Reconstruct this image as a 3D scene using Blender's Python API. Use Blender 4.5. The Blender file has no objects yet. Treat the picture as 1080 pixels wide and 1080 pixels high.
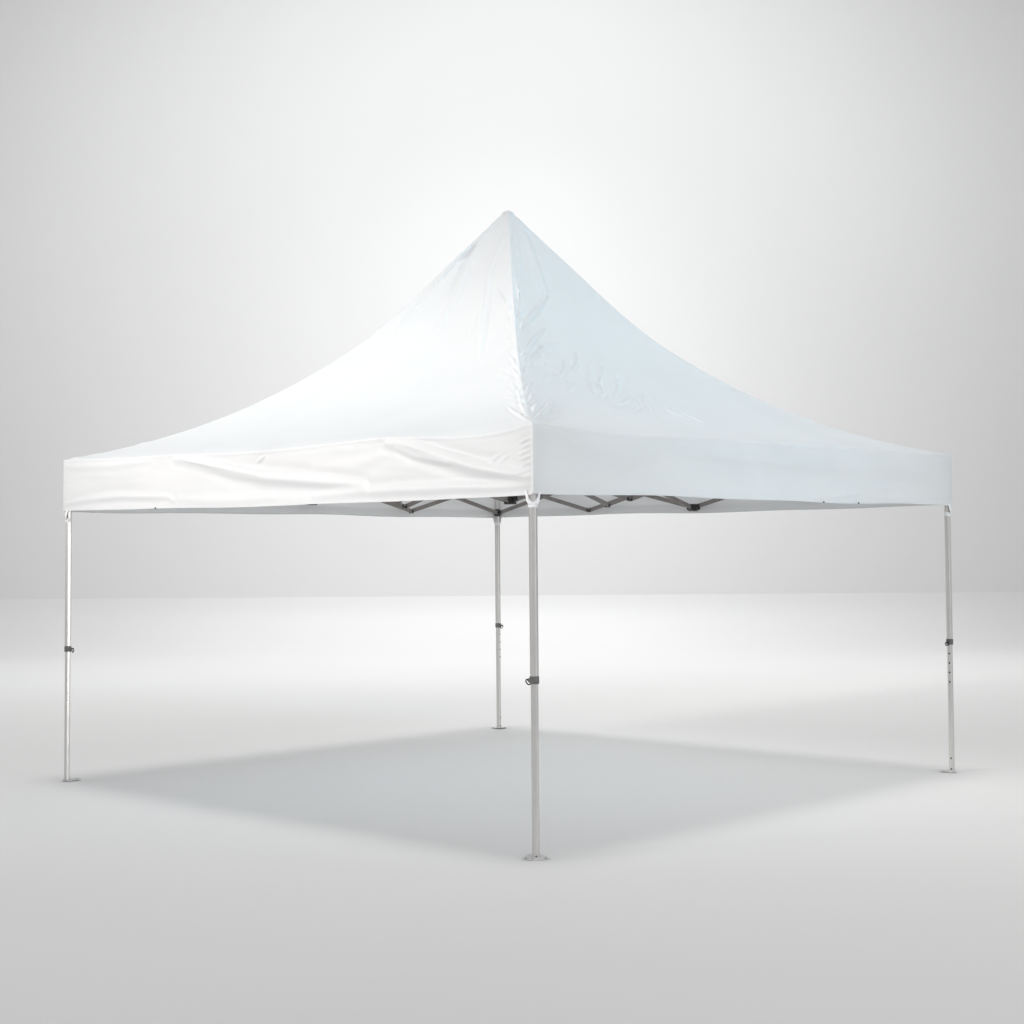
# Pop-up canopy tent in a studio sweep.  Units: metres.
import bpy, bmesh, math
import numpy as np
from mathutils import Vector, Matrix

S = bpy.context.scene
COL = S.collection
A = 3.985                      # leg to leg
OV = 0.0276                    # cloth overhang beyond leg centres
C2 = np.array([0.0, A / math.sqrt(2)])
DIR = {'N': np.array([0.0, -1.0]), 'R': np.array([1.0, 0.0]), 'F': np.array([0.0, 1.0]), 'L': np.array([-1.0, 0.0])}
HALF = A / 2 + OV
CORNER = {k: C2 + v * HALF * math.sqrt(2) for k, v in DIR.items()}
Z_EAVE, Z_HEM = 2.03, 1.70

# ------------------------------------------------------------------ materials
def new_mat(name):
    m = bpy.data.materials.new(name); m.use_nodes = True
    nt = m.node_tree; nt.nodes.clear()
    return m, nt, nt.nodes, nt.links

def noise(n, l, scale, detail=4, rough=.5, stretch=None):
    tc = n.new('ShaderNodeTexCoord'); src = tc.outputs['Object']
    if stretch:
        mp = n.new('ShaderNodeMapping'); mp.inputs['Scale'].default_value = stretch
        l.new(src, mp.inputs['Vector']); src = mp.outputs['Vector']
    t = n.new('ShaderNodeTexNoise'); t.inputs['Scale'].default_value = scale
    t.inputs['Detail'].default_value = detail; t.inputs['Roughness'].default_value = rough
    l.new(src, t.inputs['Vector'])
    return t.outputs['Fac']

def ramp(n, l, fac, c0, c1, p0=.3, p1=.7):
    r = n.new('ShaderNodeValToRGB')
    r.color_ramp.elements[0].position = p0; r.color_ramp.elements[1].position = p1
    r.color_ramp.elements[0].color = (*c0, 1); r.color_ramp.elements[1].color = (*c1, 1)
    l.new(fac, r.inputs['Fac']); return r.outputs['Color']

def simple(name, c0, c1, scale=40, rough=.5, metallic=0., bump=0., stretch=None, spec=.5, bscale=None):
    m, nt, n, l = new_mat(name)
    p = n.new('ShaderNodeBsdfPrincipled'); o = n.new('ShaderNodeOutputMaterial')
    f = noise(n, l, scale, stretch=stretch)
    l.new(ramp(n, l, f, c0, c1), p.inputs['Base Color'])
    p.inputs['Roughness'].default_value = rough; p.inputs['Metallic'].default_value = metallic
    p.inputs['Specular IOR Level'].default_value = spec
    if bump:
        b = n.new('ShaderNodeBump'); b.inputs['Strength'].default_value = bump; b.inputs['Distance'].default_value = .002
        l.new(noise(n, l, bscale or scale * 3, stretch=stretch), b.inputs['Height']); l.new(b.outputs['Normal'], p.inputs['Normal'])
    l.new(p.outputs[0], o.inputs[0])
    return m

def fabric(name, c0, c1, trans=.34):
    m, nt, n, l = new_mat(name)
    p = n.new('ShaderNodeBsdfPrincipled'); t = n.new('ShaderNodeBsdfTranslucent')
    mx = n.new('ShaderNodeMixShader'); o = n.new('ShaderNodeOutputMaterial')
    c = ramp(n, l, noise(n, l, 2.3, 5), c0, c1)
    l.new(c, p.inputs['Base Color']); l.new(c, t.inputs['Color'])
    p.inputs['Roughness'].default_value = .43; p.inputs['Specular IOR Level'].default_value = .35
    b = n.new('ShaderNodeBump'); b.inputs['Strength'].default_value = .10; b.inputs['Distance'].default_value = .01
    l.new(noise(n, l, 9, 6, .55), b.inputs['Height'])
    l.new(b.outputs['Normal'], p.inputs['Normal'])
    mx.inputs[0].default_value = trans
    l.new(p.outputs[0], mx.inputs[1]); l.new(t.outputs[0], mx.inputs[2]); l.new(mx.outputs[0], o.inputs[0])
    return m

M_FABRIC = fabric('white_coated_fabric', (.80, .82, .83), (.825, .84, .85), .25)
M_VALANCE = fabric('white_coated_fabric_brightened', (.825, .834, .84), (.85, .857, .862), .32)  # same cloth as the roof; light on the valances is put into a brighter colour
M_ALU = simple('brushed_aluminium', (.61, .605, .59), (.69, .68, .665), 30, .30, .8, .04, (8, 8, .6))
M_BAR = simple('taupe_painted_bar', (.205, .187, .178), (.25, .228, .217), 25, .5, .1, .03)
M_BLACK = simple('black_nylon', (.012, .012, .012), (.022, .022, .022), 60, .45)
M_COLLAR = simple('grey_nylon', (.10, .10, .10), (.14, .14, .138), 60, .5)
M_PLATE = simple('steel_plate', (.56, .56, .555), (.66, .66, .65), 50, .42, .1)
M_STRAP = simple('white_plastic', (.76, .77, .78), (.82, .82, .83), 50, .4)
M_FLOOR = simple('studio_floor_paint', (.782, .78, .774), (.797, .795, .789), .35, .62, spec=.25)
M_WALL = simple('studio_wall_paint', (.782, .78, .774), (.797, .795, .789), .3, .7, spec=.2)

# ------------------------------------------------------------------ helpers
def link(name, me, parent=None):
    o = bpy.data.objects.new(name, me); COL.objects.link(o)
    if parent: o.parent = parent
    return o

def from_bm(name, bm, mats, parent=None, smooth=None):
    me = bpy.data.meshes.new(name)
    bmesh.ops.recalc_face_normals(bm, faces=bm.faces)
    if smooth is not None:
        for f in bm.faces: f.smooth = True
        for e in bm.edges:
            if len(e.link_faces) == 2 and e.calc_face_angle(0) > smooth: e.smooth = False
    bm.to_mesh(me); bm.free()
    for m in (mats if isinstance(mats, (list, tuple)) else [mats]): me.materials.append(m)
    return link(name, me, parent)

def frame_z(p, q, up=Vector((0, 0, 1))):
    d = (q - p); L = d.length; z = d.normalized()
    x = z.cross(up)
    if x.length < 1e-4: x = Vector((1, 0, 0))
    x.normalize(); y = z.cross(x)
    M = Matrix((x, y, z)).transposed().to_4x4(); M.translation = (p + q) / 2
    return M, L

def bar(bm, p, q, w, h, bevel=.003, mat=0):
    p, q = Vector(p), Vector(q); M, L = frame_z(p, q)
    r = bmesh.ops.create_cube(bm, size=1, matrix=M @ Matrix.Diagonal((w, h, L, 1)))
    box_bevel(bm, r['verts'], bevel, mat)

def box_bevel(bm, verts, bevel, mat):
    es = list({e for v in verts for e in v.link_edges}); fs = {f for v in verts for f in v.link_faces}
    for f in fs: f.material_index = mat
    if bevel: bmesh.ops.bevel(bm, geom=es, offset=bevel, segments=2, affect='EDGES', profile=.5)

def box(bm, c, size, rotz=0, bevel=.003, mat=0):
    M = Matrix.Translation(c) @ Matrix.Rotation(rotz, 4, 'Z') @ Matrix.Diagonal((*size, 1))
    r = bmesh.ops.create_cube(bm, size=1, matrix=M); box_bevel(bm, r['verts'], bevel, mat)

def disc(bm, c, n, r, th, mat=0, seg=14):
    c, n = Vector(c), Vector(n).normalized()
    M, L = frame_z(c - n * th / 2, c + n * th / 2)
    b = bmesh.ops.create_cone(bm, cap_ends=True, segments=seg, radius1=r, radius2=r, depth=th, matrix=M)
    for f in {f for v in b['verts'] for f in v.link_faces}: f.material_index = mat

def hexpts(R, ang, rnd=.12):
    """hexagon outline with a flat face towards ang and slightly rounded corners"""
    cs = [np.array([math.cos(ang + math.pi / 6 + k * math.pi / 3), math.sin(ang + math.pi / 6 + k * math.pi / 3)]) * R for k in range(6)]
    out = []
    for k in range(6):
        a, b, c = cs[k - 1], cs[k], cs[(k + 1) % 6]
        p, q = b + (a - b) * rnd, b + (c - b) * rnd
        for t in (0, .5, 1): out.append((1 - t) ** 2 * p + 2 * t * (1 - t) * b + t * t * q)
    return out

def hextube(bm, xy, R, ang, z0, z1, mat=0, rnd=.12):
    pts = hexpts(R, ang, rnd)
    lo = [bm.verts.new((xy[0] + p[0], xy[1] + p[1], z0)) for p in pts]
    hi = [bm.verts.new((xy[0] + p[0], xy[1] + p[1], z1)) for p in pts]
    n = len(pts); fs = []
    for i in range(n): fs.append(bm.faces.new((lo[i], lo[(i + 1) % n], hi[(i + 1) % n], hi[i])))
    fs.append(bm.faces.new(lo[::-1])); fs.append(bm.faces.new(hi))
    for f in fs: f.material_index = mat

def tube_path(bm, pts, r, closed=False, seg=8, mat=0):
    pts = [Vector(p) for p in pts]; n = len(pts); rings = []
    for i, p in enumerate(pts):
        a = pts[i - 1] if (i or closed) else p; b = pts[(i + 1) % n] if (i < n - 1 or closed) else p
        t = (b - a).normalized(); ref = Vector((.31, .17, .94))
        x = t.cross(ref).normalized(); y = t.cross(x)
        rings.append([bm.verts.new(p + (x * math.cos(2 * math.pi * k / seg) + y * math.sin(2 * math.pi * k / seg)) * r) for k in range(seg)])
    for i in range(n if closed else n - 1):
        a, b = rings[i], rings[(i + 1) % n]
        for k in range(seg):
            f = bm.faces.new((a[k], a[(k + 1) % seg], b[(k + 1) % seg], b[k])); f.material_index = mat
    if not closed:
        bm.faces.new(rings[0][::-1]).material_index = mat; bm.faces.new(rings[-1]).material_index = mat

# ------------------------------------------------------------------ cloth
# creases sewn or pulled into the cloth: (height, width, points); roof points are (metres along the eave, 0..1 up
# the slope), valance points are (metres along the eave, height)
ROOF_CREASES = {}
VALANCE_CREASES = {}
VALANCE_CREASES['L'] = [
  (0.024, 0.03, [(-0.812, 2.001), (-0.534, 1.966), (-0.224, 1.905), (0.072, 1.862), (0.434, 1.828), (0.849, 1.788)]),
  (0.01, 0.014, [(-0.765, 2.004), (-0.311, 1.941), (-0.011, 1.886)]),
  (0.024, 0.03, [(1.016, 2.001), (1.205, 1.977), (1.375, 1.93), (1.636, 1.858), (1.977, 1.786)]),
  (0.009, 0.015, [(1.087, 1.968), (1.239, 1.923), (1.474, 1.884)]),
  (0.012, 0.022, [(0.434, 1.741), (0.813, 1.755), (1.169, 1.758), (1.506, 1.757), (1.982, 1.745)]),
  (0.013, 0.02, [(-1.985, 1.745), (-1.767, 1.769), (-1.349, 1.784), (-0.876, 1.768), (-0.829, 1.744)]),
  (0.006, 0.025, [(-0.763, 1.754), (-0.399, 1.738), (0.113, 1.745)]),
  (0.008, 0.01, [(-0.053, 1.961), (0.022, 2.0)]),
  (0.006, 0.02, [(-1.989, 1.987), (-1.557, 1.981), (-1.052, 2.0)]),
  (0.006, 0.009, [(1.725, 1.873), (1.813, 1.914)]),
  (0.006, 0.009, [(1.781, 1.857), (1.856, 1.898)]),
  (0.006, 0.03, [(0.434, 1.899), (0.754, 1.89), (0.994, 1.934)]),
  (0.006, 0.007, [(2.009, 1.963), (1.936, 1.949)]),
  (0.006, 0.007, [(2.009, 1.936), (1.948, 1.921)]),
  (0.006, 0.007, [(2.008, 1.909), (1.93, 1.895)]),
  (0.006, 0.007, [(2.008, 1.882), (1.942, 1.868)]),
  (0.006, 0.007, [(2.008, 1.851), (1.935, 1.837)]),
  (0.006, 0.007, [(2.007, 1.82), (1.929, 1.805)]),
]
VALANCE_CREASES['N'] = [
  (0.009, 0.04, [(-1.935, 1.742), (-1.478, 1.818), (-1.097, 1.96)]),
  (0.0072, 0.02, [(0.399, 1.717), (1.14, 1.793), (1.942, 1.787)]),
  (0.0072, 0.03, [(-1.761, 1.933), (-1.693, 1.844)]),
  (0.0072, 0.03, [(-0.857, 1.946), (0.307, 1.91), (1.848, 1.9)]),
]
ROOF_CREASES['N'] = [
(0.02448, 0.033, [(0.02, 0.93), (-0.05, 0.87), (-0.122, 0.782)]),
  (0.01904, 0.0154, [(-0.114, 0.777), (-0.39, 0.711), (-0.663, 0.649)]),
  (0.01496, 0.0121, [(-0.387, 0.671), (-0.664, 0.601), (-0.922, 0.529)]),
  (0.01496, 0.0121, [(-0.352, 0.627), (-0.611, 0.584), (-0.891, 0.508), (-1.079, 0.445)]),
  (0.00792, 0.0099, [(-0.443, 0.566), (-0.565, 0.514), (-0.719, 0.467)]),
  (0.00968, 0.011, [(-0.245, 0.606), (-0.382, 0.545), (-0.598, 0.483)]),
  (0.00704, 0.0099, [(-0.235, 0.566), (-0.453, 0.469), (-0.618, 0.381)]),
  (0.00968, 0.011, [(-0.109, 0.553), (-0.372, 0.461), (-0.459, 0.412), (-0.647, 0.362)]),
  (0.0088, 0.0099, [(-0.036, 0.528), (-0.183, 0.463), (-0.431, 0.388)]),
  (0.00792, 0.0099, [(-0.147, 0.411), (-0.239, 0.361), (-0.503, 0.299)]),
  (0.00704, 0.0099, [(-0.682, 0.305), (-0.413, 0.361), (-0.229, 0.406)]),
  (0.00616, 0.011, [(-0.747, 0.483), (-0.987, 0.417)]),
  (0.00528, 0.0099, [(-0.647, 0.445), (-0.88, 0.374)]),
  (0.00952, 0.0088, [(-0.443, 0.775), (-0.429, 0.754)]),
  (0.00952, 0.0088, [(-0.513, 0.732), (-0.527, 0.699)]),
  (0.00816, 0.0088, [(-0.624, 0.689), (-0.515, 0.715)]),
  (0.00816, 0.0132, [(-0.072, 0.946), (-0.151, 0.886), (-0.295, 0.81)]),
  (0.00952, 0.0099, [(-1.881, 0.052), (-1.326, 0.21)]),
  (0.00952, 0.0099, [(-1.861, 0.067), (-1.167, 0.311)]),
  (0.00816, 0.0088, [(-1.717, 0.137), (-1.329, 0.287)]),
  (0.00816, 0.0088, [(-1.508, 0.243), (-1.223, 0.35)]),
  (0.00816, 0.0088, [(-1.323, 0.332), (-1.116, 0.401)]),
  (0.0068, 0.0132, [(-0.082, 0.342), (-0.027, 0.305)]),
  (0.004795, 0.00811, [(-0.729, 0.475), (-0.782, 0.461), (-0.845, 0.458), (-0.909, 0.458)]),
  (0.004901, 0.00797, [(-0.383, 0.465), (-0.426, 0.455), (-0.475, 0.45), (-0.514, 0.438)]),
  (0.004018, 0.00789, [(-0.644, 0.583), (-0.667, 0.552), (-0.655, 0.52), (-0.682, 0.489)]),
  (0.005147, 0.0112, [(-0.455, 0.432), (-0.481, 0.397), (-0.502, 0.36), (-0.544, 0.327)]),
  (0.002639, 0.0101, [(-0.415, 0.501), (-0.465, 0.479), (-0.532, 0.465), (-0.605, 0.457)]),
  (0.004398, 0.00838, [(-0.678, 0.567), (-0.726, 0.548), (-0.742, 0.523), (-0.78, 0.501)]),
  (0.004795, 0.0101, [(-0.591, 0.603), (-0.623, 0.584), (-0.631, 0.561), (-0.663, 0.542)]),
  (0.004705, 0.0118, [(-0.727, 0.527), (-0.759, 0.512), (-0.806, 0.504), (-0.847, 0.493)]),
  (0.00338, 0.00796, [(-0.979, 0.553), (-1.014, 0.518), (-1.058, 0.485), (-1.055, 0.447)]),
  (0.004851, 0.00881, [(-0.489, 0.448), (-0.5, 0.424), (-0.523, 0.401), (-0.573, 0.387)]),
  (0.00453, 0.00775, [(-0.666, 0.464), (-0.731, 0.435), (-0.816, 0.416), (-0.915, 0.415)]),
  (0.005463, 0.00939, [(-0.953, 0.596), (-0.961, 0.575), (-0.99, 0.557), (-1.018, 0.539)]),
  (0.002595, 0.00827, [(-0.722, 0.544), (-0.75, 0.532), (-0.785, 0.523), (-0.807, 0.51)]),
  (0.005472, 0.00901, [(-0.721, 0.498), (-0.736, 0.478), (-0.769, 0.461), (-0.819, 0.453)]),
  (0.005199, 0.0116, [(0.036, 0.491), (0.003, 0.46), (-0.031, 0.429), (-0.097, 0.407)]),
  (0.003305, 0.0116, [(-0.613, 0.585), (-0.655, 0.556), (-0.667, 0.522), (-0.677, 0.488)]),
  (0.005406, 0.0103, [(0.1, 0.349), (0.082, 0.312), (0.083, 0.274), (0.036, 0.241)]),
  (0.005267, 0.00707, [(-0.93, 0.518), (-0.972, 0.493), (-0.995, 0.464), (-0.981, 0.435)]),
  (0.004514, 0.00865, [(0.008, 0.372), (-0.023, 0.34), (-0.017, 0.306), (-0.006, 0.272)]),
  (0.005094, 0.01, [(0.026, 0.52), (-0.014, 0.499), (-0.076, 0.488), (-0.144, 0.49)]),
  (0.00413, 0.00891, [(-0.84, 0.55), (-0.89, 0.523), (-0.969, 0.51), (-1.03, 0.487)]),
  (0.005156, 0.00956, [(-0.095, 0.431), (-0.127, 0.415), (-0.134, 0.394), (-0.164, 0.377)]),
  (0.003767, 0.011, [(-0.501, 0.615), (-0.577, 0.599), (-0.629, 0.573), (-0.701, 0.554)]),
  (0.004632, 0.00703, [(-0.808, 0.663), (-0.85, 0.653), (-0.892, 0.642), (-0.939, 0.634)]),
  (0.00357, 0.0108, [(-0.641, 0.564), (-0.67, 0.539), (-0.699, 0.515), (-0.754, 0.499)]),
  (0.003417, 0.0113, [(0.134, 0.471), (0.093, 0.444), (0.039, 0.421), (0.017, 0.391)]),
  (0.002748, 0.00772, [(-0.095, 0.501), (-0.151, 0.487), (-0.193, 0.467), (-0.243, 0.45)]),
  (0.003708, 0.0117, [(-0.07, 0.397), (-0.135, 0.371), (-0.194, 0.343), (-0.264, 0.319)]),
  (0.004903, 0.011, [(-0.793, 0.611), (-0.838, 0.595), (-0.896, 0.591), (-0.952, 0.598)]),
  (0.00285, 0.0103, [(0.096, 0.369), (0.051, 0.345), (0.012, 0.321), (0.006, 0.292)]),
  (0.005191, 0.0105, [(-0.223, 0.55), (-0.247, 0.521), (-0.285, 0.496), (-0.289, 0.466)]),
  (0.004952, 0.00842, [(-0.644, 0.492), (-0.673, 0.472), (-0.67, 0.449), (-0.642, 0.429)]),
  (0.00437, 0.00778, [(-0.527, 0.425), (-0.555, 0.409), (-0.574, 0.39), (-0.587, 0.371)]),
  (0.002058, 0.0116, [(-0.922, 0.703), (-0.944, 0.665), (-0.954, 0.628), (-0.985, 0.591)]),
  (0.003378, 0.0127, [(-0.41, 0.772), (-0.354, 0.79), (-0.297, 0.809)]),
  (0.005094, 0.00931, [(-1.485, 0.239), (-1.401, 0.276), (-1.316, 0.313)]),
  (0.003423, 0.00861, [(-0.978, 0.503), (-0.922, 0.518), (-0.865, 0.534)]),
  (0.004425, 0.0117, [(-1.628, 0.165), (-1.579, 0.193), (-1.531, 0.222)]),
  (0.004056, 0.0115, [(-0.753, 0.598), (-0.664, 0.644), (-0.575, 0.689)]),
  (0.004795, 0.0104, [(-0.668, 0.648), (-0.582, 0.675), (-0.497, 0.702)]),
  (0.003617, 0.0114, [(-1.651, 0.169), (-1.54, 0.207), (-1.43, 0.245)]),
  (0.002673, 0.0124, [(-0.474, 0.749), (-0.405, 0.776), (-0.336, 0.803)]),
  (0.004806, 0.0121, [(-1.691, 0.134), (-1.633, 0.152), (-1.574, 0.17)]),
  (0.003081, 0.0121, [(-1.393, 0.289), (-1.328, 0.322), (-1.264, 0.355)]),
  (0.003587, 0.0122, [(-0.26, 0.847), (-0.18, 0.897), (-0.101, 0.947)]),
  (0.004971, 0.00953, [(-0.505, 0.729), (-0.46, 0.75), (-0.415, 0.771)]),
  (0.004243, 0.00928, [(-0.768, 0.592), (-0.671, 0.619), (-0.574, 0.646)]),
  (0.004225, 0.0097, [(-0.466, 0.746), (-0.417, 0.776), (-0.368, 0.805)]),
  (0.004311, 0.0115, [(-0.492, 0.729), (-0.411, 0.777), (-0.33, 0.825)]),
  (0.002812, 0.0116, [(-0.845, 0.561), (-0.73, 0.604), (-0.616, 0.646)]),
]
ROOF_CREASES['L'] = [
(-0.018, 0.024, [(-0.127, 1.033), (-0.132, 0.932), (-0.154, 0.878), (-0.13, 0.792)]),
  (0.0156, 0.013, [(-0.057, 0.964), (-0.228, 0.871), (-0.312, 0.806)]),
  (0.0104, 0.02, [(-0.088, 0.874), (-0.051, 0.774), (-0.071, 0.687)]),
  (0.013, 0.02, [(0.112, 0.906), (0.164, 0.817), (0.377, 0.68), (0.56, 0.569)]),
  (0.0078, 0.012, [(-0.367, 0.768), (-0.417, 0.709)]),
  (0.0091, 0.012, [(0.295, 0.782), (0.527, 0.712)]),
  (0.0078, 0.01, [(0.509, 0.726), (0.64, 0.681)]),
  (0.0091, 0.009, [(1.947, 0.031), (1.433, 0.23)]),
  (0.0091, 0.009, [(1.897, 0.062), (1.384, 0.296)]),
  (0.0078, 0.008, [(1.524, 0.242), (1.308, 0.334)]),
  (0.0078, 0.008, [(1.174, 0.414), (1.03, 0.465)]),
  (0.0065, 0.01, [(0.25, 0.713), (0.314, 0.647)]),
  (0.002161, 0.00836, [(1.022, 0.474), (0.958, 0.505), (0.895, 0.537)]),
  (0.003561, 0.0121, [(0.578, 0.686), (0.515, 0.722), (0.453, 0.758)]),
  (0.00292, 0.00809, [(1.026, 0.482), (0.932, 0.514), (0.837, 0.546)]),
  (0.002448, 0.0125, [(0.686, 0.65), (0.634, 0.679), (0.581, 0.709)]),
  (0.002889, 0.00817, [(0.632, 0.661), (0.58, 0.683), (0.529, 0.705)]),
  (0.002338, 0.0115, [(1.134, 0.409), (1.037, 0.435), (0.939, 0.46)]),
  (0.001832, 0.0124, [(0.575, 0.692), (0.523, 0.72), (0.472, 0.748)]),
  (0.00293, 0.0122, [(0.375, 0.799), (0.296, 0.832), (0.217, 0.866)]),
  (0.001854, 0.00932, [(1.287, 0.341), (1.235, 0.361), (1.183, 0.38)]),
  (0.001956, 0.0129, [(1.326, 0.315), (1.277, 0.33), (1.228, 0.344)]),
  (0.003004, 0.0125, [(1.543, 0.224), (1.484, 0.239), (1.426, 0.253)]),
  (0.003582, 0.00883, [(1.037, 0.474), (0.981, 0.497), (0.926, 0.519)]),
  (0.002334, 0.0108, [(1.394, 0.283), (1.343, 0.295), (1.291, 0.307)]),
  (0.002123, 0.0116, [(0.761, 0.595), (0.714, 0.608), (0.667, 0.62)]),
  (0.001863, 0.00962, [(1.726, 0.12), (1.687, 0.141), (1.648, 0.162)]),
  (0.003582, 0.00886, [(1.262, 0.346), (1.193, 0.377), (1.124, 0.407)]),
]
TK = np.array([0, .1, .2, .3, .4, .5, .6, .67, .75, .85, .95, .985, 1.0])
ZK = np.array([Z_EAVE, 2.083, 2.152, 2.24, 2.35, 2.486, 2.648, 2.78, 2.968, 3.24, 3.512, 3.607, 3.636])
def _slopes(x, y):
    d = np.diff(y) / np.diff(x); m = np.empty_like(y)
    m[1:-1] = (d[1:] * np.diff(x)[:-1] + d[:-1] * np.diff(x)[1:]) / (np.diff(x)[1:] + np.diff(x)[:-1])
    m[0] = d[0]; m[-1] = d[-1] * .35
    return m
MK = _slopes(TK, ZK)
def prof(t):
    t = np.clip(t, 0, 1); i = np.clip(np.searchsorted(TK, t) - 1, 0, len(TK) - 2)
    h = TK[i + 1] - TK[i]; u = (t - TK[i]) / h
    return ((1 + 2 * u) * (1 - u) ** 2) * ZK[i] + u * (1 - u) ** 2 * h * MK[i] + u * u * (3 - 2 * u) * ZK[i + 1] + u * u * (u - 1) * h * MK[i + 1]

def smooth01(x):
    x = np.clip(x, 0, 1); return x * x * (3 - 2 * x)

def wave(a, b, seed):
    r = np.random.RandomState(seed); v = np.zeros_like(a)
    for k in range(14):
        th = r.uniform(0, math.pi); f = 2.2 * 1.22 ** k; ph = r.uniform(0, 6.28)
        v += np.sin(f * (a * math.cos(th) + b * math.sin(th)) * 1.5 + ph + .8 * np.sin(f * .6 * (a * math.sin(th) - b * math.cos(th)) + ph * 2)) / (1 + k * .5)
    return v / 4

def creases(a, b, lst, bscale):
    """a along the eave, b up the cloth (metres)"""
    out = np.zeros_like(a)
    for amp, w, pts in lst:
        P = [np.array([p[0], p[1] * bscale]) for p in pts]
        xs = [q[0] for q in P]; ys = [q[1] for q in P]; R = 4 * w + .02
        sel = (a > min(xs) - R) & (a < max(xs) + R) & (b > min(ys) - R) & (b < max(ys) + R)
        if not sel.any(): continue
        aa, bb = a[sel], b[sel]
        L = sum(np.linalg.norm(P[i + 1] - P[i]) for i in range(len(P) - 1)); acc = 0
        best = np.full_like(aa, 9.); arc = np.zeros_like(aa); sgn = np.zeros_like(aa)
        for i in range(len(P) - 1):
            d = P[i + 1] - P[i]; l = np.linalg.norm(d); u = np.clip(((aa - P[i][0]) * d[0] + (bb - P[i][1]) * d[1]) / l ** 2, 0, 1)
            ex = aa - (P[i][0] + u * d[0]); ey = bb - (P[i][1] + u * d[1]); dist = np.hypot(ex, ey)
            m = dist < best
            best[m] = dist[m]; arc[m] = (acc + u[m] * l) / L; sgn[m] = np.sign(d[0] * ey - d[1] * ex)[m]; acc += l
        taper = np.sin(math.pi * np.clip(.08 + .84 * arc, 0, 1)) ** .7
        ww = w * (.55 + .6 * taper)
        out[sel] += amp * taper * (np.exp(-(best / ww) ** 2) - .35 * np.exp(-((best - 1.7 * ww) / ww) ** 2))
    return out

# how far the eave line sags below the straight line between the corners, along one side (0..1)
SAG_X = np.array([0, .03, .08, .14, .2, .25, .32, .40, .5, .6, .68, .75, .8, .86, .92, .97, 1])
SAG_L = np.array([0, .002, .008, .014, .017, .016, .022, .034, .041, .032, .020, .014, .024, .040, .043, .024, 0])   # slack side
SAG_R = np.array([0, .006, .014, .022, .022, .012, .008, .010, .010, .008, .006, .004, .004, .004, .003, .001, 0])   # taut side
def sag(s, slack):
    x = np.interp(s, SAG_X, SAG_L if slack else SAG_R)
    return x
def sag_smooth(s, slack):
    return sum(sag(np.clip(s + d, 0, 1), slack) * w for d, w in ((-.03, .12), (-.015, .22), (0, .32), (.015, .22), (.03, .12))) * smooth01(s / .03) * smooth01((1 - s) / .03)

SIDES = {'L': ('L', 'N'), 'N': ('N', 'R'), 'R': ('R', 'F'), 'F': ('F', 'L')}   # side -> left and right corner, seen from outside
SLANT = 2.6
def side_axes(side):
    a, b = SIDES[side]; p, q = CORNER[a], CORNER[b]
    m = (p + q) / 2; d = (q - p) / np.linalg.norm(q - p); out = (m - C2) / np.linalg.norm(m - C2)
    return m, d, out

def roof_points(side, ns, nt):
    m, d, out = side_axes(side)
    s = np.linspace(0, 1, ns + 1); t = np.concatenate([np.linspace(0, .986, nt - 9), .986 + .014 * np.sin(np.linspace(0, math.pi / 2, 11)[1:])])
    Sg, Tg = np.meshgrid(s, t, indexing='ij')
    a = (Sg - .5) * 2 * HALF * (1 - Tg)
    z = prof(Tg); P = np.empty(Sg.shape + (3,))
    # blunt rounded tip over the pole cap
    ut = np.clip((Tg - .986) / .014, 0, 1); pl = np.where(Tg > .986, .014 * np.sqrt(np.clip(1 - ut ** 2, 0, 1)), 1 - Tg)
    z = np.where(Tg > .986, prof(np.full_like(Tg, .986)) + .027 * ut, z); a = (Sg - .5) * 2 * HALF * pl
    base = m[None, None] * pl[..., None] + C2[None, None] * (1 - pl[..., None]) + d[None, None] * a[..., None]
    P[..., :2] = base; P[..., 2] = z
    dz = (prof(Tg + 1e-3) - prof(Tg - 1e-3)) / 2e-3; run = HALF
    nl = np.sqrt(dz ** 2 + run ** 2); nx = dz / nl; nz = run / nl          # outward and up components of the normal
    slack = side == 'L'
    edge = smooth01((HALF * (1 - Tg) - np.abs(a)) / .035)
    disp = creases(a, Tg * SLANT, ROOF_CREASES.get(side, []), SLANT)
    # crumpled seam allowance beside the ridges
    near = np.exp(-((HALF * (1 - Tg) - np.abs(a)) / .05) ** 2)
    seed = {'L': 3, 'N': 5, 'R': 7, 'F': 9}[side]
    disp += .014 * near * wave(a * 10, Tg * SLANT * 10, seed) * (.4 + .6 * smooth01(Tg / .1)) * (.5 + .5 * smooth01((.95 - Tg) / .3))
    near2 = np.exp(-((HALF * (1 - Tg) - np.abs(a) - .05) / .09) ** 2)
    disp += .008 * near2 * wave(a * 5 + Tg * 6, Tg * SLANT * 5 - a * 3, seed + 2)
    disp += .006 * wave(a * 1.2, Tg * SLANT * 1.2, seed + 20) * smooth01((1 - Tg) / .3)
    # cloth hangs slightly hollow between the ridges
    disp -= .05 * np.sin(math.pi * Sg) ** 1.0 * np.sin(math.pi * np.clip(Tg, 0, 1)) ** 1.2
    disp *= edge * smooth01(Tg / .02) * smooth01((1 - Tg) / .02)
    P[..., :2] += (out[None, None] * (disp * nx)[..., None]); P[..., 2] += disp * nz
    e = sag_smooth(Sg, slack) * np.exp(-(Tg / .06) ** 1.0)
    P[..., 2] -= e
    return P

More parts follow.
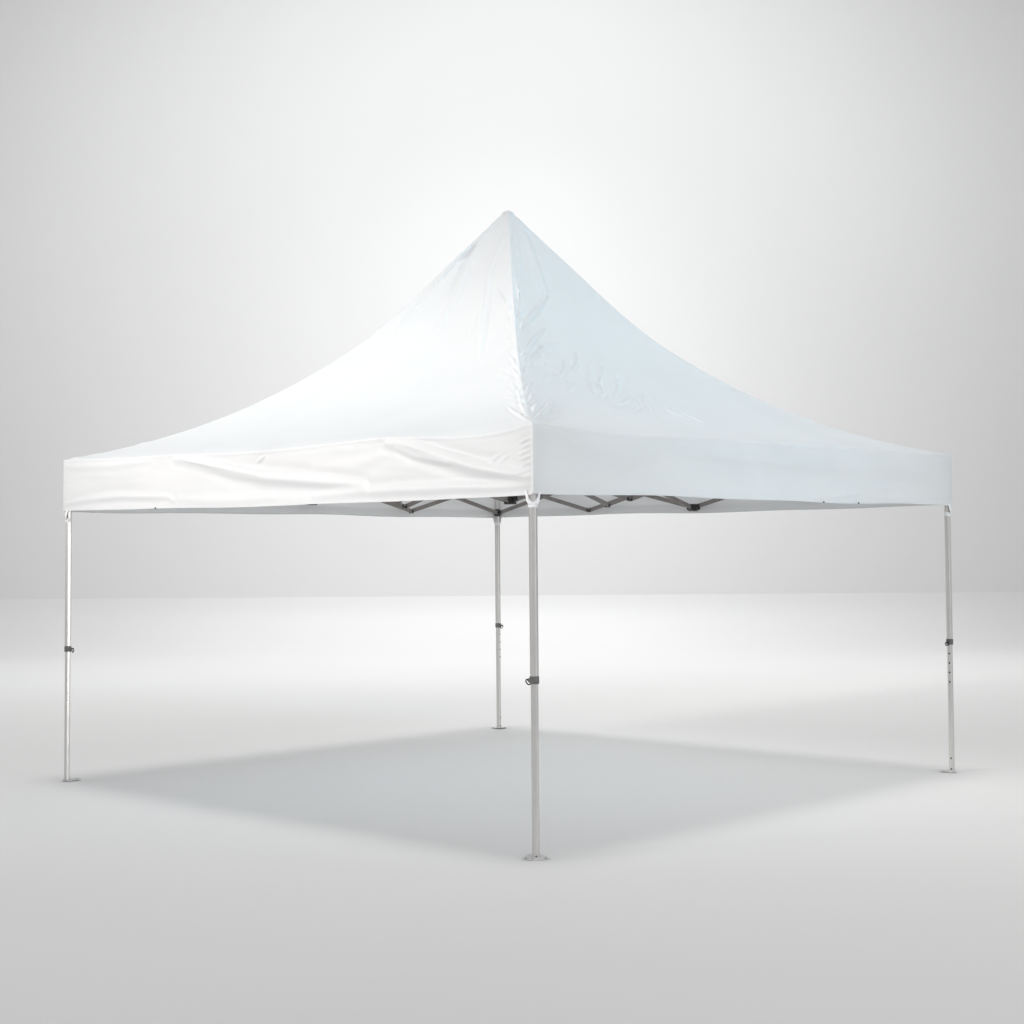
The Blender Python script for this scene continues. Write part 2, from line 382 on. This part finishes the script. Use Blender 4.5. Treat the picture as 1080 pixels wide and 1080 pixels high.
def valance_points(side, ns, nz):
    m, d, out = side_axes(side)
    s = np.linspace(0, 1, ns + 1); v = np.linspace(0, 1, nz + 1)          # 0 at the hem
    Sg, Vg = np.meshgrid(s, v, indexing='ij'); a = (Sg - .5) * 2 * HALF
    P = np.empty(Sg.shape + (3,)); P[..., :2] = m[None, None] + d[None, None] * a[..., None]
    P[..., 2] = Z_HEM + Vg * (Z_EAVE - Z_HEM)
    slack = side == 'L'
    e = sag_smooth(Sg, slack) * Vg ** 1.5
    zz = P[..., 2].copy()
    disp = creases(a, zz, VALANCE_CREASES.get(side, []), 1)
    seed = {'L': 31, 'N': 35, 'R': 37, 'F': 39}[side]
    disp += (.006 if slack else .0018) * wave(a * .8, zz * 3, seed)
    disp += .004 * smooth01((.10 - Vg) / .06) * 0
    ends = smooth01((HALF - np.abs(a)) / .02)
    disp = np.maximum(disp, -.006 - .01 * smooth01((.9 - np.abs(a) / HALF) / .1))
    disp *= ends * smooth01((1 - Vg) / .08)
    disp += .003 * np.exp(-((Vg - .975) / .018) ** 2) * ends
    P[..., :2] += out[None, None] * disp[..., None]; P[..., 2] -= e
    # hem lifts and dips by a few millimetres
    lift = .004 * np.sin(a * 2.3 + seed) + .003 * np.sin(a * 5.1 + seed * 2)
    if slack: lift = lift * .5 + np.interp(Sg, [0, .12, .25, .4, .55, .7, .85, .95, 1], [0, 0, -.003, -.010, -.015, -.016, -.015, -.012, -.006])
    P[..., 2] += lift * (1 - Vg) * ends
    return P

def grid_faces(n, m, off=0):
    i, j = np.meshgrid(np.arange(n), np.arange(m), indexing='ij'); k = off + i * (m + 1) + j
    return np.stack([k, k + m + 1, k + m + 2, k + 1], -1).reshape(-1, 4)

def roof_mesh():
    bm = bmesh.new()
    allv, allf, off = [], [], 0
    NT = 340
    for side in 'LNRF':
        ns = 460 if side in 'LN' else 60
        P = roof_points(side, ns, NT)
        allv.append(P.reshape(-1, 3)); allf.append(grid_faces(ns, NT, off)); off += P.shape[0] * P.shape[1]
    me = bpy.data.meshes.new('roof_canopy')
    me.from_pydata(np.concatenate(allv).tolist(), [], np.concatenate(allf).tolist())
    bm.from_mesh(me)
    bmesh.ops.remove_doubles(bm, verts=bm.verts, dist=.0004)
    bmesh.ops.recalc_face_normals(bm, faces=bm.faces)
    for f in bm.faces: f.smooth = True
    bm.to_mesh(me); bm.free(); me.materials.append(M_FABRIC)
    return me

def valance_mesh(side):
    ns, nz = (520, 60) if side in 'LN' else (80, 16)
    P = valance_points(side, ns, nz)
    me = bpy.data.meshes.new('valance')
    m, d, out = side_axes(side)
    V = P.reshape(-1, 3); F = grid_faces(ns, nz)
    # doubled hem band behind the bottom edge
    hb = P[:, :max(3, nz // 9) + 1].copy(); hb[..., :2] -= out * .003
    hv = hb.reshape(-1, 3); F2 = grid_faces(ns, hb.shape[1] - 1, len(V))
    n0 = len(V); k = hb.shape[1]; i = np.arange(ns)
    F3 = np.stack([i * (nz + 1), (i + 1) * (nz + 1), n0 + (i + 1) * k, n0 + i * k], -1)
    me.from_pydata(np.concatenate([V, hv]).tolist(), [], np.concatenate([F, F2, F3]).tolist())
    me.polygons.foreach_set('use_smooth', [True] * len(me.polygons))
    me.materials.append(M_VALANCE)
    return me

# ------------------------------------------------------------------ the tent
tent = bpy.data.objects.new('canopy_tent', None); COL.objects.link(tent)
tent.location = (C2[0], C2[1], 0); tent.empty_display_size = .5
tent['label'] = 'white pop-up canopy tent with a tall peaked roof on four slim aluminium legs'
tent['category'] = 'canopy tent'
TL = Vector((C2[0], C2[1], 0))
def keep(o):                    # meshes are built in world coordinates: move them under the tent's base
    p = o.parent; base = Vector((0, 0, 0))
    o.data.transform(Matrix.Translation(-TL)) if o.data.users == 1 else None
    return o

roof = keep(link('roof_canopy', roof_mesh(), tent))
for side in 'LNRF': keep(link('valance', valance_mesh(side), roof))

Z_COL, Z_LOW = 0.828, 1.738
def leg_parts(k):
    """a leg in its own frame: pole at the origin, outward diagonal along +x; returned as (name, bmesh, materials)"""
    out = []
    bm = bmesh.new(); hextube(bm, (0, 0), .0212, 0, Z_COL - .01, 2.0); out.append(('leg', bm, M_ALU))
    bm = bmesh.new(); hextube(bm, (0, 0), .0185, 0, .006, Z_COL + .05)
    ha = math.radians(240); nrm = (math.cos(ha), math.sin(ha), 0); r = .0185 * math.cos(math.pi / 6)
    for z in [Z_COL - .075 - .06 * i for i in range(4)] + [.088, .020]:
        disc(bm, (nrm[0] * r, nrm[1] * r, z), nrm, .0055, .003, 1)  # black discs paint the shade inside the open pin holes
    disc(bm, (r, 0, .018), (1, 0, 0), .004, .003, 1)
    out.append(('lower_tube', bm, [M_ALU, M_BLACK]))
    bm = bmesh.new(); hextube(bm, (0, 0), .0238, 0, Z_COL - .014, Z_COL + .014, rnd=.2)
    hextube(bm, (0, 0), .0228, 0, Z_COL - .018, Z_COL + .018, rnd=.2)
    box(bm, (nrm[0] * .024, nrm[1] * .024, Z_COL - .002), (.012, .016, .022), ha, .003)
    out.append(('collar', bm, M_COLLAR))
    bm = bmesh.new()             # pin and split ring
    c = Vector((nrm[0] * .026, nrm[1] * .026, Z_COL - .002))
    disc(bm, c, nrm, .0045, .02)
    hd = Vector((nrm[0], nrm[1], 0)); side = Vector((-nrm[1], nrm[0], 0))
    rc = c + hd * .011 - side * .008 + Vector((0, 0, -.009)); ax1 = (side * .93 + hd * .37).normalized(); ax2 = (Vector((0, 0, 1)) * .92 + hd * .30 + side * .2).normalized()
    tube_path(bm, [rc + ax1 * .0125 * math.cos(t) + ax2 * .0135 * math.sin(t) for t in np.linspace(0, 2 * math.pi, 21)[:-1]], .0031, True)
    out.append(('pull_ring', bm, M_BLACK))
    bm = bmesh.new()             # foot plate: kite outline, ends bent up a little
    xs = [(-.085, -.022), (-.085, .022), (-.03, .058), (-.004, .066), (.014, .060), (.026, .018), (.026, -.018), (.014, -.060), (-.004, -.066), (-.03, -.058)]
    def zz(x, y): return .0038 + .0030 * max(0, (abs(y) - .035) / .03) ** 1.5 + .010 * max(0, (-x - .05) / .035) ** 1.5
    def layer(dz): return [[bm.verts.new((x * f, y * f, zz(x * f, y * f) + dz)) for x, y in xs] for f in (.4, .7, 1)], bm.verts.new((0, 0, zz(0, 0) + dz))
    up_, cu = layer(.0); dn, cd_ = layer(-.003); n = len(xs)
    for rings, c, sg in ((up_, cu, 1), (dn, cd_, -1)):
        for i in range(n):
            bm.faces.new((c, rings[0][i - 1], rings[0][i]))
            for a, b in zip(rings, rings[1:]): bm.faces.new((a[i - 1], b[i - 1], b[i], a[i]))
    for i in range(n): bm.faces.new((up_[-1][i - 1], up_[-1][i], dn[-1][i], dn[-1][i - 1]))
    hextube(bm, (0, 0), .0225, 0, .002, .012)
    for x, y in ((-.062, 0), (-.005, .046), (-.005, -.046)): disc(bm, (x, y, zz(x, y) + .001), (0, 0, 1), .005, .002, 1)
    out.append(('foot_plate', bm, [M_PLATE, M_BLACK]))
    bm = bmesh.new()             # white corner clip: a band round the pole and an arm up to each valance
    hextube(bm, (0, 0), .0235, 0, 1.634, 1.660, rnd=.2)
    for sg in (-1, 1):
        ang = sg * math.radians(135); dx, dy = math.cos(ang), math.sin(ang)
        p0 = Vector((.017, sg * .013, 1.648)); p1 = Vector((OV * 1.414 - .006 + dx * .043, dy * .046, 1.712))
        pm = p0.lerp(p1, .45) + Vector((.002, sg * .004, -.004))
        bar(bm, p0, pm, .006, .019, .002); bar(bm, pm - (p1 - pm) * .12, p1, .005, .017, .002)
    out.append(('corner_clip', bm, M_STRAP))
    bm = bmesh.new()             # black slider with two ears for the truss bars
    hextube(bm, (-.012, 0), .0235, 0, Z_LOW - .028, Z_LOW + .03, rnd=.2)
    for sg in (-1, 1):
        ang = sg * math.radians(135)
        box(bm, (math.cos(ang) * .034 - .030, math.sin(ang) * .034 - sg * .012, Z_LOW), (.040, .024, .036), ang, .004)
    out.append(('slider', bm, M_BLACK))
    bm = bmesh.new(); hextube(bm, (-.012, 0), .0235, 0, 1.945, 1.99, rnd=.2)
    for sg in (-1, 1):
        ang = sg * math.radians(135)
        box(bm, (math.cos(ang) * .034 - .030, math.sin(ang) * .034 - sg * .012, 1.97), (.040, .024, .03), ang, .004)
    out.append(('top_bracket', bm, M_BLACK))
    return out

LEGXY = {k: C2 + DIR[k] * A / math.sqrt(2) for k in DIR}
LEAN = {'R': (-.006, .006), 'L': (.002, .001)}
first = None
parts = {}
for k in 'NLRF':
    ang = math.atan2(DIR[k][1], DIR[k][0]); loc = Vector((*(LEGXY[k] - C2), 0))
    if first is None:
        for name, bm, mats in leg_parts(k):
            o = from_bm(name, bm, mats, None, math.radians(25)); parts[name] = o
            if name == 'leg': o.parent = tent; o.location = loc; o.rotation_euler = (0, 0, ang); first = o
            else: o.parent = first
    else:
        c = first.copy(); COL.objects.link(c); c.parent = tent; c.location = loc; c.rotation_euler = (0, 0, ang)
        if k in LEAN:            # the side legs stand a touch out of plumb
            off, sl = LEAN[k]; c.location = loc + Vector((*(DIR[k] * off), 0))
            c.rotation_euler = (Matrix.Rotation(math.atan(sl), 4, Vector((-DIR[k][1], DIR[k][0], 0))) @ Matrix.Rotation(ang, 4, 'Z')).to_euler()
        for name, o in parts.items():
            if name == 'leg': continue
            d = o.copy(); COL.objects.link(d); d.parent = c

# scissor trusses
def P3(xy, z): return Vector((xy[0], xy[1], z))
def truss(p, q, lows, highs, trim0=0, trim1=0):
    """X cells between p and q; node heights low and high; two bars per cell, one on each side of the truss plane"""
    n = len(lows) - 1; d = (q - p) / np.linalg.norm(q - p); nr = np.array([-d[1], d[0]])
    node = [p + (q - p) * i / n for i in range(n + 1)]
    node[0] = node[0] + d * trim0; node[-1] = node[-1] - d * trim1
    for i in range(n):
        for sg, za, zb in ((1, lows[i], highs[i + 1]), (-1, highs[i], lows[i + 1])):
            off = nr * .0095 * sg
            a, b = P3(node[i] + off, za), P3(node[i + 1] + off, zb)
            u = (b - a).normalized() * .014
            bm = bmesh.new(); bar(bm, a - u, b + u, .014, .030, .003)
            mid = (a + b) / 2
            for c in (a, b, mid): disc(bm, c, (nr[0], nr[1], 0), .0065, .019, 1)
            keep(from_bm('truss_bar', bm, [M_BAR, M_BLACK], tent))
    return node

def joint(xy, z, kind, ang):
    bm = bmesh.new()
    if kind == 'cross':          # T-shaped: an arm along the side each way and one towards the centre
        inw = np.array([-math.sin(ang), math.cos(ang)]); inw = inw if inw @ (C2 - xy) > 0 else -inw
        ar = np.array([math.cos(ang), math.sin(ang)])
        pts = [(-.052, -.013), (-.022, -.016), (.022, -.016), (.052, -.013), (.052, .013), (.026, .022), (.016, .055), (-.016, .055), (-.026, .022), (-.052, .013)]
        lo = [bm.verts.new((*(xy + ar * a + inw * b), z - (.030 if abs(a) < .03 and b < .03 else .016))) for a, b in pts]
        hi = [bm.verts.new((*(xy + ar * a + inw * b), z + .022)) for a, b in pts]
        n = len(pts)
        for i in range(n): bm.faces.new((lo[i], lo[(i + 1) % n], hi[(i + 1) % n], hi[i]))
        bm.faces.new(lo[::-1]); bm.faces.new(hi)
        bmesh.ops.triangulate(bm, faces=[f for f in bm.faces if len(f.verts) > 4])
    else:
        box(bm, P3(xy, z), (.030, .034, .030), ang, .006)
    keep(from_bm('joint_block', bm, M_BLACK, tent))

HI = [1.985, 1.975, 1.985, 1.975, 1.985]
mids = {}
for side in 'LNRF':
    a, b = SIDES[side]; p, q = LEGXY[a], LEGXY[b]; inn = side_axes(side)[2] * .03; p, q = p - inn, q - inn
    lo = [Z_LOW] * 5
    if side == 'F': lo = [Z_LOW, Z_LOW, 1.80, 1.79, Z_LOW]
    if side == 'R': lo = [Z_LOW, 1.80, Z_LOW, Z_LOW, Z_LOW]
    if side in 'LN': lo = [Z_LOW, Z_LOW + .03, Z_LOW + .07, Z_LOW + .03, Z_LOW]
    truss(p, q, lo, HI, .045, .045)
    ang = math.atan2(*(q - p)[::-1])
    for i in (1, 3):
        joint(p + (q - p) * i / 4, lo[i], 'pin', ang); joint(p + (q - p) * i / 4, HI[i], 'pin', ang)
    m = (p + q) / 2; mids[side] = (m, lo[2]); joint(m, lo[2], 'cross', ang); joint(m, HI[2], 'cross', ang)
for side in 'LNRF':
    m, zl = mids[side]
    lo = [zl, Z_LOW, Z_LOW + .02]; hi = [1.985, 2.0, 2.02]
    truss(m, C2, lo, hi, .04, .04)
    ang = math.atan2(*(C2 - m)[::-1])
    joint((m + C2) / 2, lo[1], 'pin', ang); joint((m + C2) / 2, hi[1], 'pin', ang)
for z in (Z_LOW + .02, 2.02):
    bm = bmesh.new()
    box(bm, P3(C2, z), (.06, .06, .06), math.pi / 4, .005)
    for a in (math.pi / 4, 3 * math.pi / 4): box(bm, P3(C2, z + .006), (.12, .032, .032), a, .004)
    keep(from_bm('centre_hub', bm, M_BLACK, tent))
bm = bmesh.new(); hextube(bm, C2, .016, 0, Z_LOW - .005, 3.585); keep(from_bm('centre_pole', bm, M_ALU, tent, math.radians(25)))
bm = bmesh.new(); r = bmesh.ops.create_uvsphere(bm, u_segments=16, v_segments=8, radius=.024, matrix=Matrix.Translation((C2[0], C2[1], 3.59)) @ Matrix.Diagonal((1, 1, .8, 1)))
keep(from_bm('pole_cap', bm, M_BLACK, tent, math.radians(60)))

# snaps on the hem
for side, s in (('N', .62), ('N', .715), ('L', .25)):
    m, d, out = side_axes(side); xy = m + d * (s - .5) * 2 * HALF
    bm = bmesh.new(); disc(bm, P3(xy, Z_HEM - .001), (out[0], out[1], 0), .0045, .008)
    keep(from_bm('hem_snap', bm, M_BLACK, roof))

# ------------------------------------------------------------------ studio sweep
WALL_Y, Z_KINK = 17.3, .745
def sweep(depth=2.4, n=120):
    """floor curving up ever more steeply until it meets the wall"""
    return [(WALL_Y - depth * (1 - u), Z_KINK * (.66 * u ** 2.5 + .34 * u ** 24)) for u in np.linspace(0, 1, n + 1)]
def sheet(name, prof_pts, mat, x0, x1, nx):
    bm = bmesh.new()
    xs = [x0 + (x1 - x0) * i / nx for i in range(nx + 1)]
    rows = [[bm.verts.new((x, y, z)) for x in xs] for y, z in prof_pts]
    for a, b in zip(rows, rows[1:]):
        for i in range(nx): bm.faces.new((a[i], a[i + 1], b[i + 1], b[i])).smooth = True
    o = from_bm(name, bm, mat, None)
    for f in o.data.polygons: f.use_smooth = True
    o['kind'] = 'structure'
    return o
sw = sweep()
pf = [(-30, 0), (-10, 0), (0, 0), (8, 0), (13, 0)] + sw
fl = sheet('floor', pf, M_FLOOR, -40, 40, 20)
wl = sheet('wall', [(WALL_Y, Z_KINK), (WALL_Y, 3), (WALL_Y, 8), (WALL_Y, 22)], M_WALL, -40, 40, 20)
fl['label'] = 'pale grey studio floor sweeping up into the back wall'; wl['label'] = 'plain studio back wall with a soft bright centre'

# ------------------------------------------------------------------ lamps
def area(name, loc, target, size, power, col=(1, 1, 1), sizey=None, spread=math.pi):
    ld = bpy.data.lights.new(name, 'AREA'); ld.energy = power; ld.color = col; ld.size = size; ld.spread = spread
    if sizey: ld.shape = 'RECTANGLE'; ld.size_y = sizey
    o = bpy.data.objects.new(name, ld); COL.objects.link(o); o.location = loc
    o.rotation_euler = (Vector(target) - Vector(loc)).to_track_quat('-Z', 'Y').to_euler()
    return o
def spot(name, loc, target, power, angle, blend, rad=.5, col=(1, 1, 1)):
    ld = bpy.data.lights.new(name, 'SPOT'); ld.energy = power; ld.color = col; ld.spot_size = math.radians(angle); ld.spot_blend = blend; ld.shadow_soft_size = rad
    o = bpy.data.objects.new(name, ld); COL.objects.link(o); o.location = loc
    o.rotation_euler = (Vector(target) - Vector(loc)).to_track_quat('-Z', 'Y').to_euler()
    return o
spot('overhead_spot', (0, 2.8, 40), (0, 6.8, 0), 15800, 41, 1.0, 4.5, (1, .985, .965))
k = spot('key_spot', (-11, -3.5, 5.7), (-.8, 1.9, 2.12), 5550, 20, .9, 1.0, (1, .966, .935)); k.scale = (2.0, 1, 1)
area('added_fill', (9.5, -8.5, 2.2), (0.8, 1.6, 1.6), 5, 50, (1, .972, .945), 3.0, math.radians(52))  # added fill, no known lamp; lifts the right valance
area('added_cool_fill', (9.5, -5.0, 7.0), (0.75, 2.0, 2.75), 2.5, 13.5, (.27, .75, 1), 2.5, math.radians(30))  # added blue fill, stands in for sky light on the right roof slope
k = spot('wall_spot', (0.6, 6.0, 9.6), (0.6, WALL_Y, 7.3), 2780, 74, 1.0, .6, (.975, .99, 1)); k.scale = (1.5, 1, 1)
k = spot('back_floor_spot', (0.6, 14.7, 10.6), (0.6, 13.6, 0), 1850, 80, 1.0, 1.1, (.975, .99, 1)); k.scale = (1.8, 1, 1)
W = bpy.data.worlds.new('World'); S.world = W; W.use_nodes = True
bg = W.node_tree.nodes['Background']; bg.inputs[0].default_value = (.884, .886, .90, 1); bg.inputs[1].default_value = .67

# ------------------------------------------------------------------ camera
F, SX, SY = 1723.77, 506.46, 475.05
yaw, pitch, roll = -0.0196326, 0.0612229, -0.0069731
r = Vector((math.cos(yaw), math.sin(yaw), 0)); fw = Vector((-math.sin(yaw), math.cos(yaw), 0)); zz_ = Vector((0, 0, 1))
fwd = fw * math.cos(pitch) + zz_ * math.sin(pitch); up = -fw * math.sin(pitch) + zz_ * math.cos(pitch)
r, up = r * math.cos(roll) + up * math.sin(roll), up * math.cos(roll) - r * math.sin(roll)
cd = bpy.data.cameras.new('camera'); cam = bpy.data.objects.new('camera', cd); COL.objects.link(cam)
Mx = Matrix((r, up, -fwd)).transposed().to_4x4(); Mx.translation = Vector((-0.396661, -7.676285, 1.432667)); cam.matrix_world = Mx
cd.sensor_width = 36; cd.lens = F / 1080 * 36; cd.shift_x = (540 - SX) / 1080; cd.shift_y = -(540 - SY) / 1080
cd.clip_start = .1; cd.clip_end = 300
S.camera = cam

vs = S.view_settings
vs.view_transform = 'Standard'; vs.look = 'None'; vs.exposure = 0; vs.gamma = 1; vs.use_curve_mapping = False
S.cycles.max_bounces = 8; S.cycles.diffuse_bounces = 5; S.cycles.transmission_bounces = 4
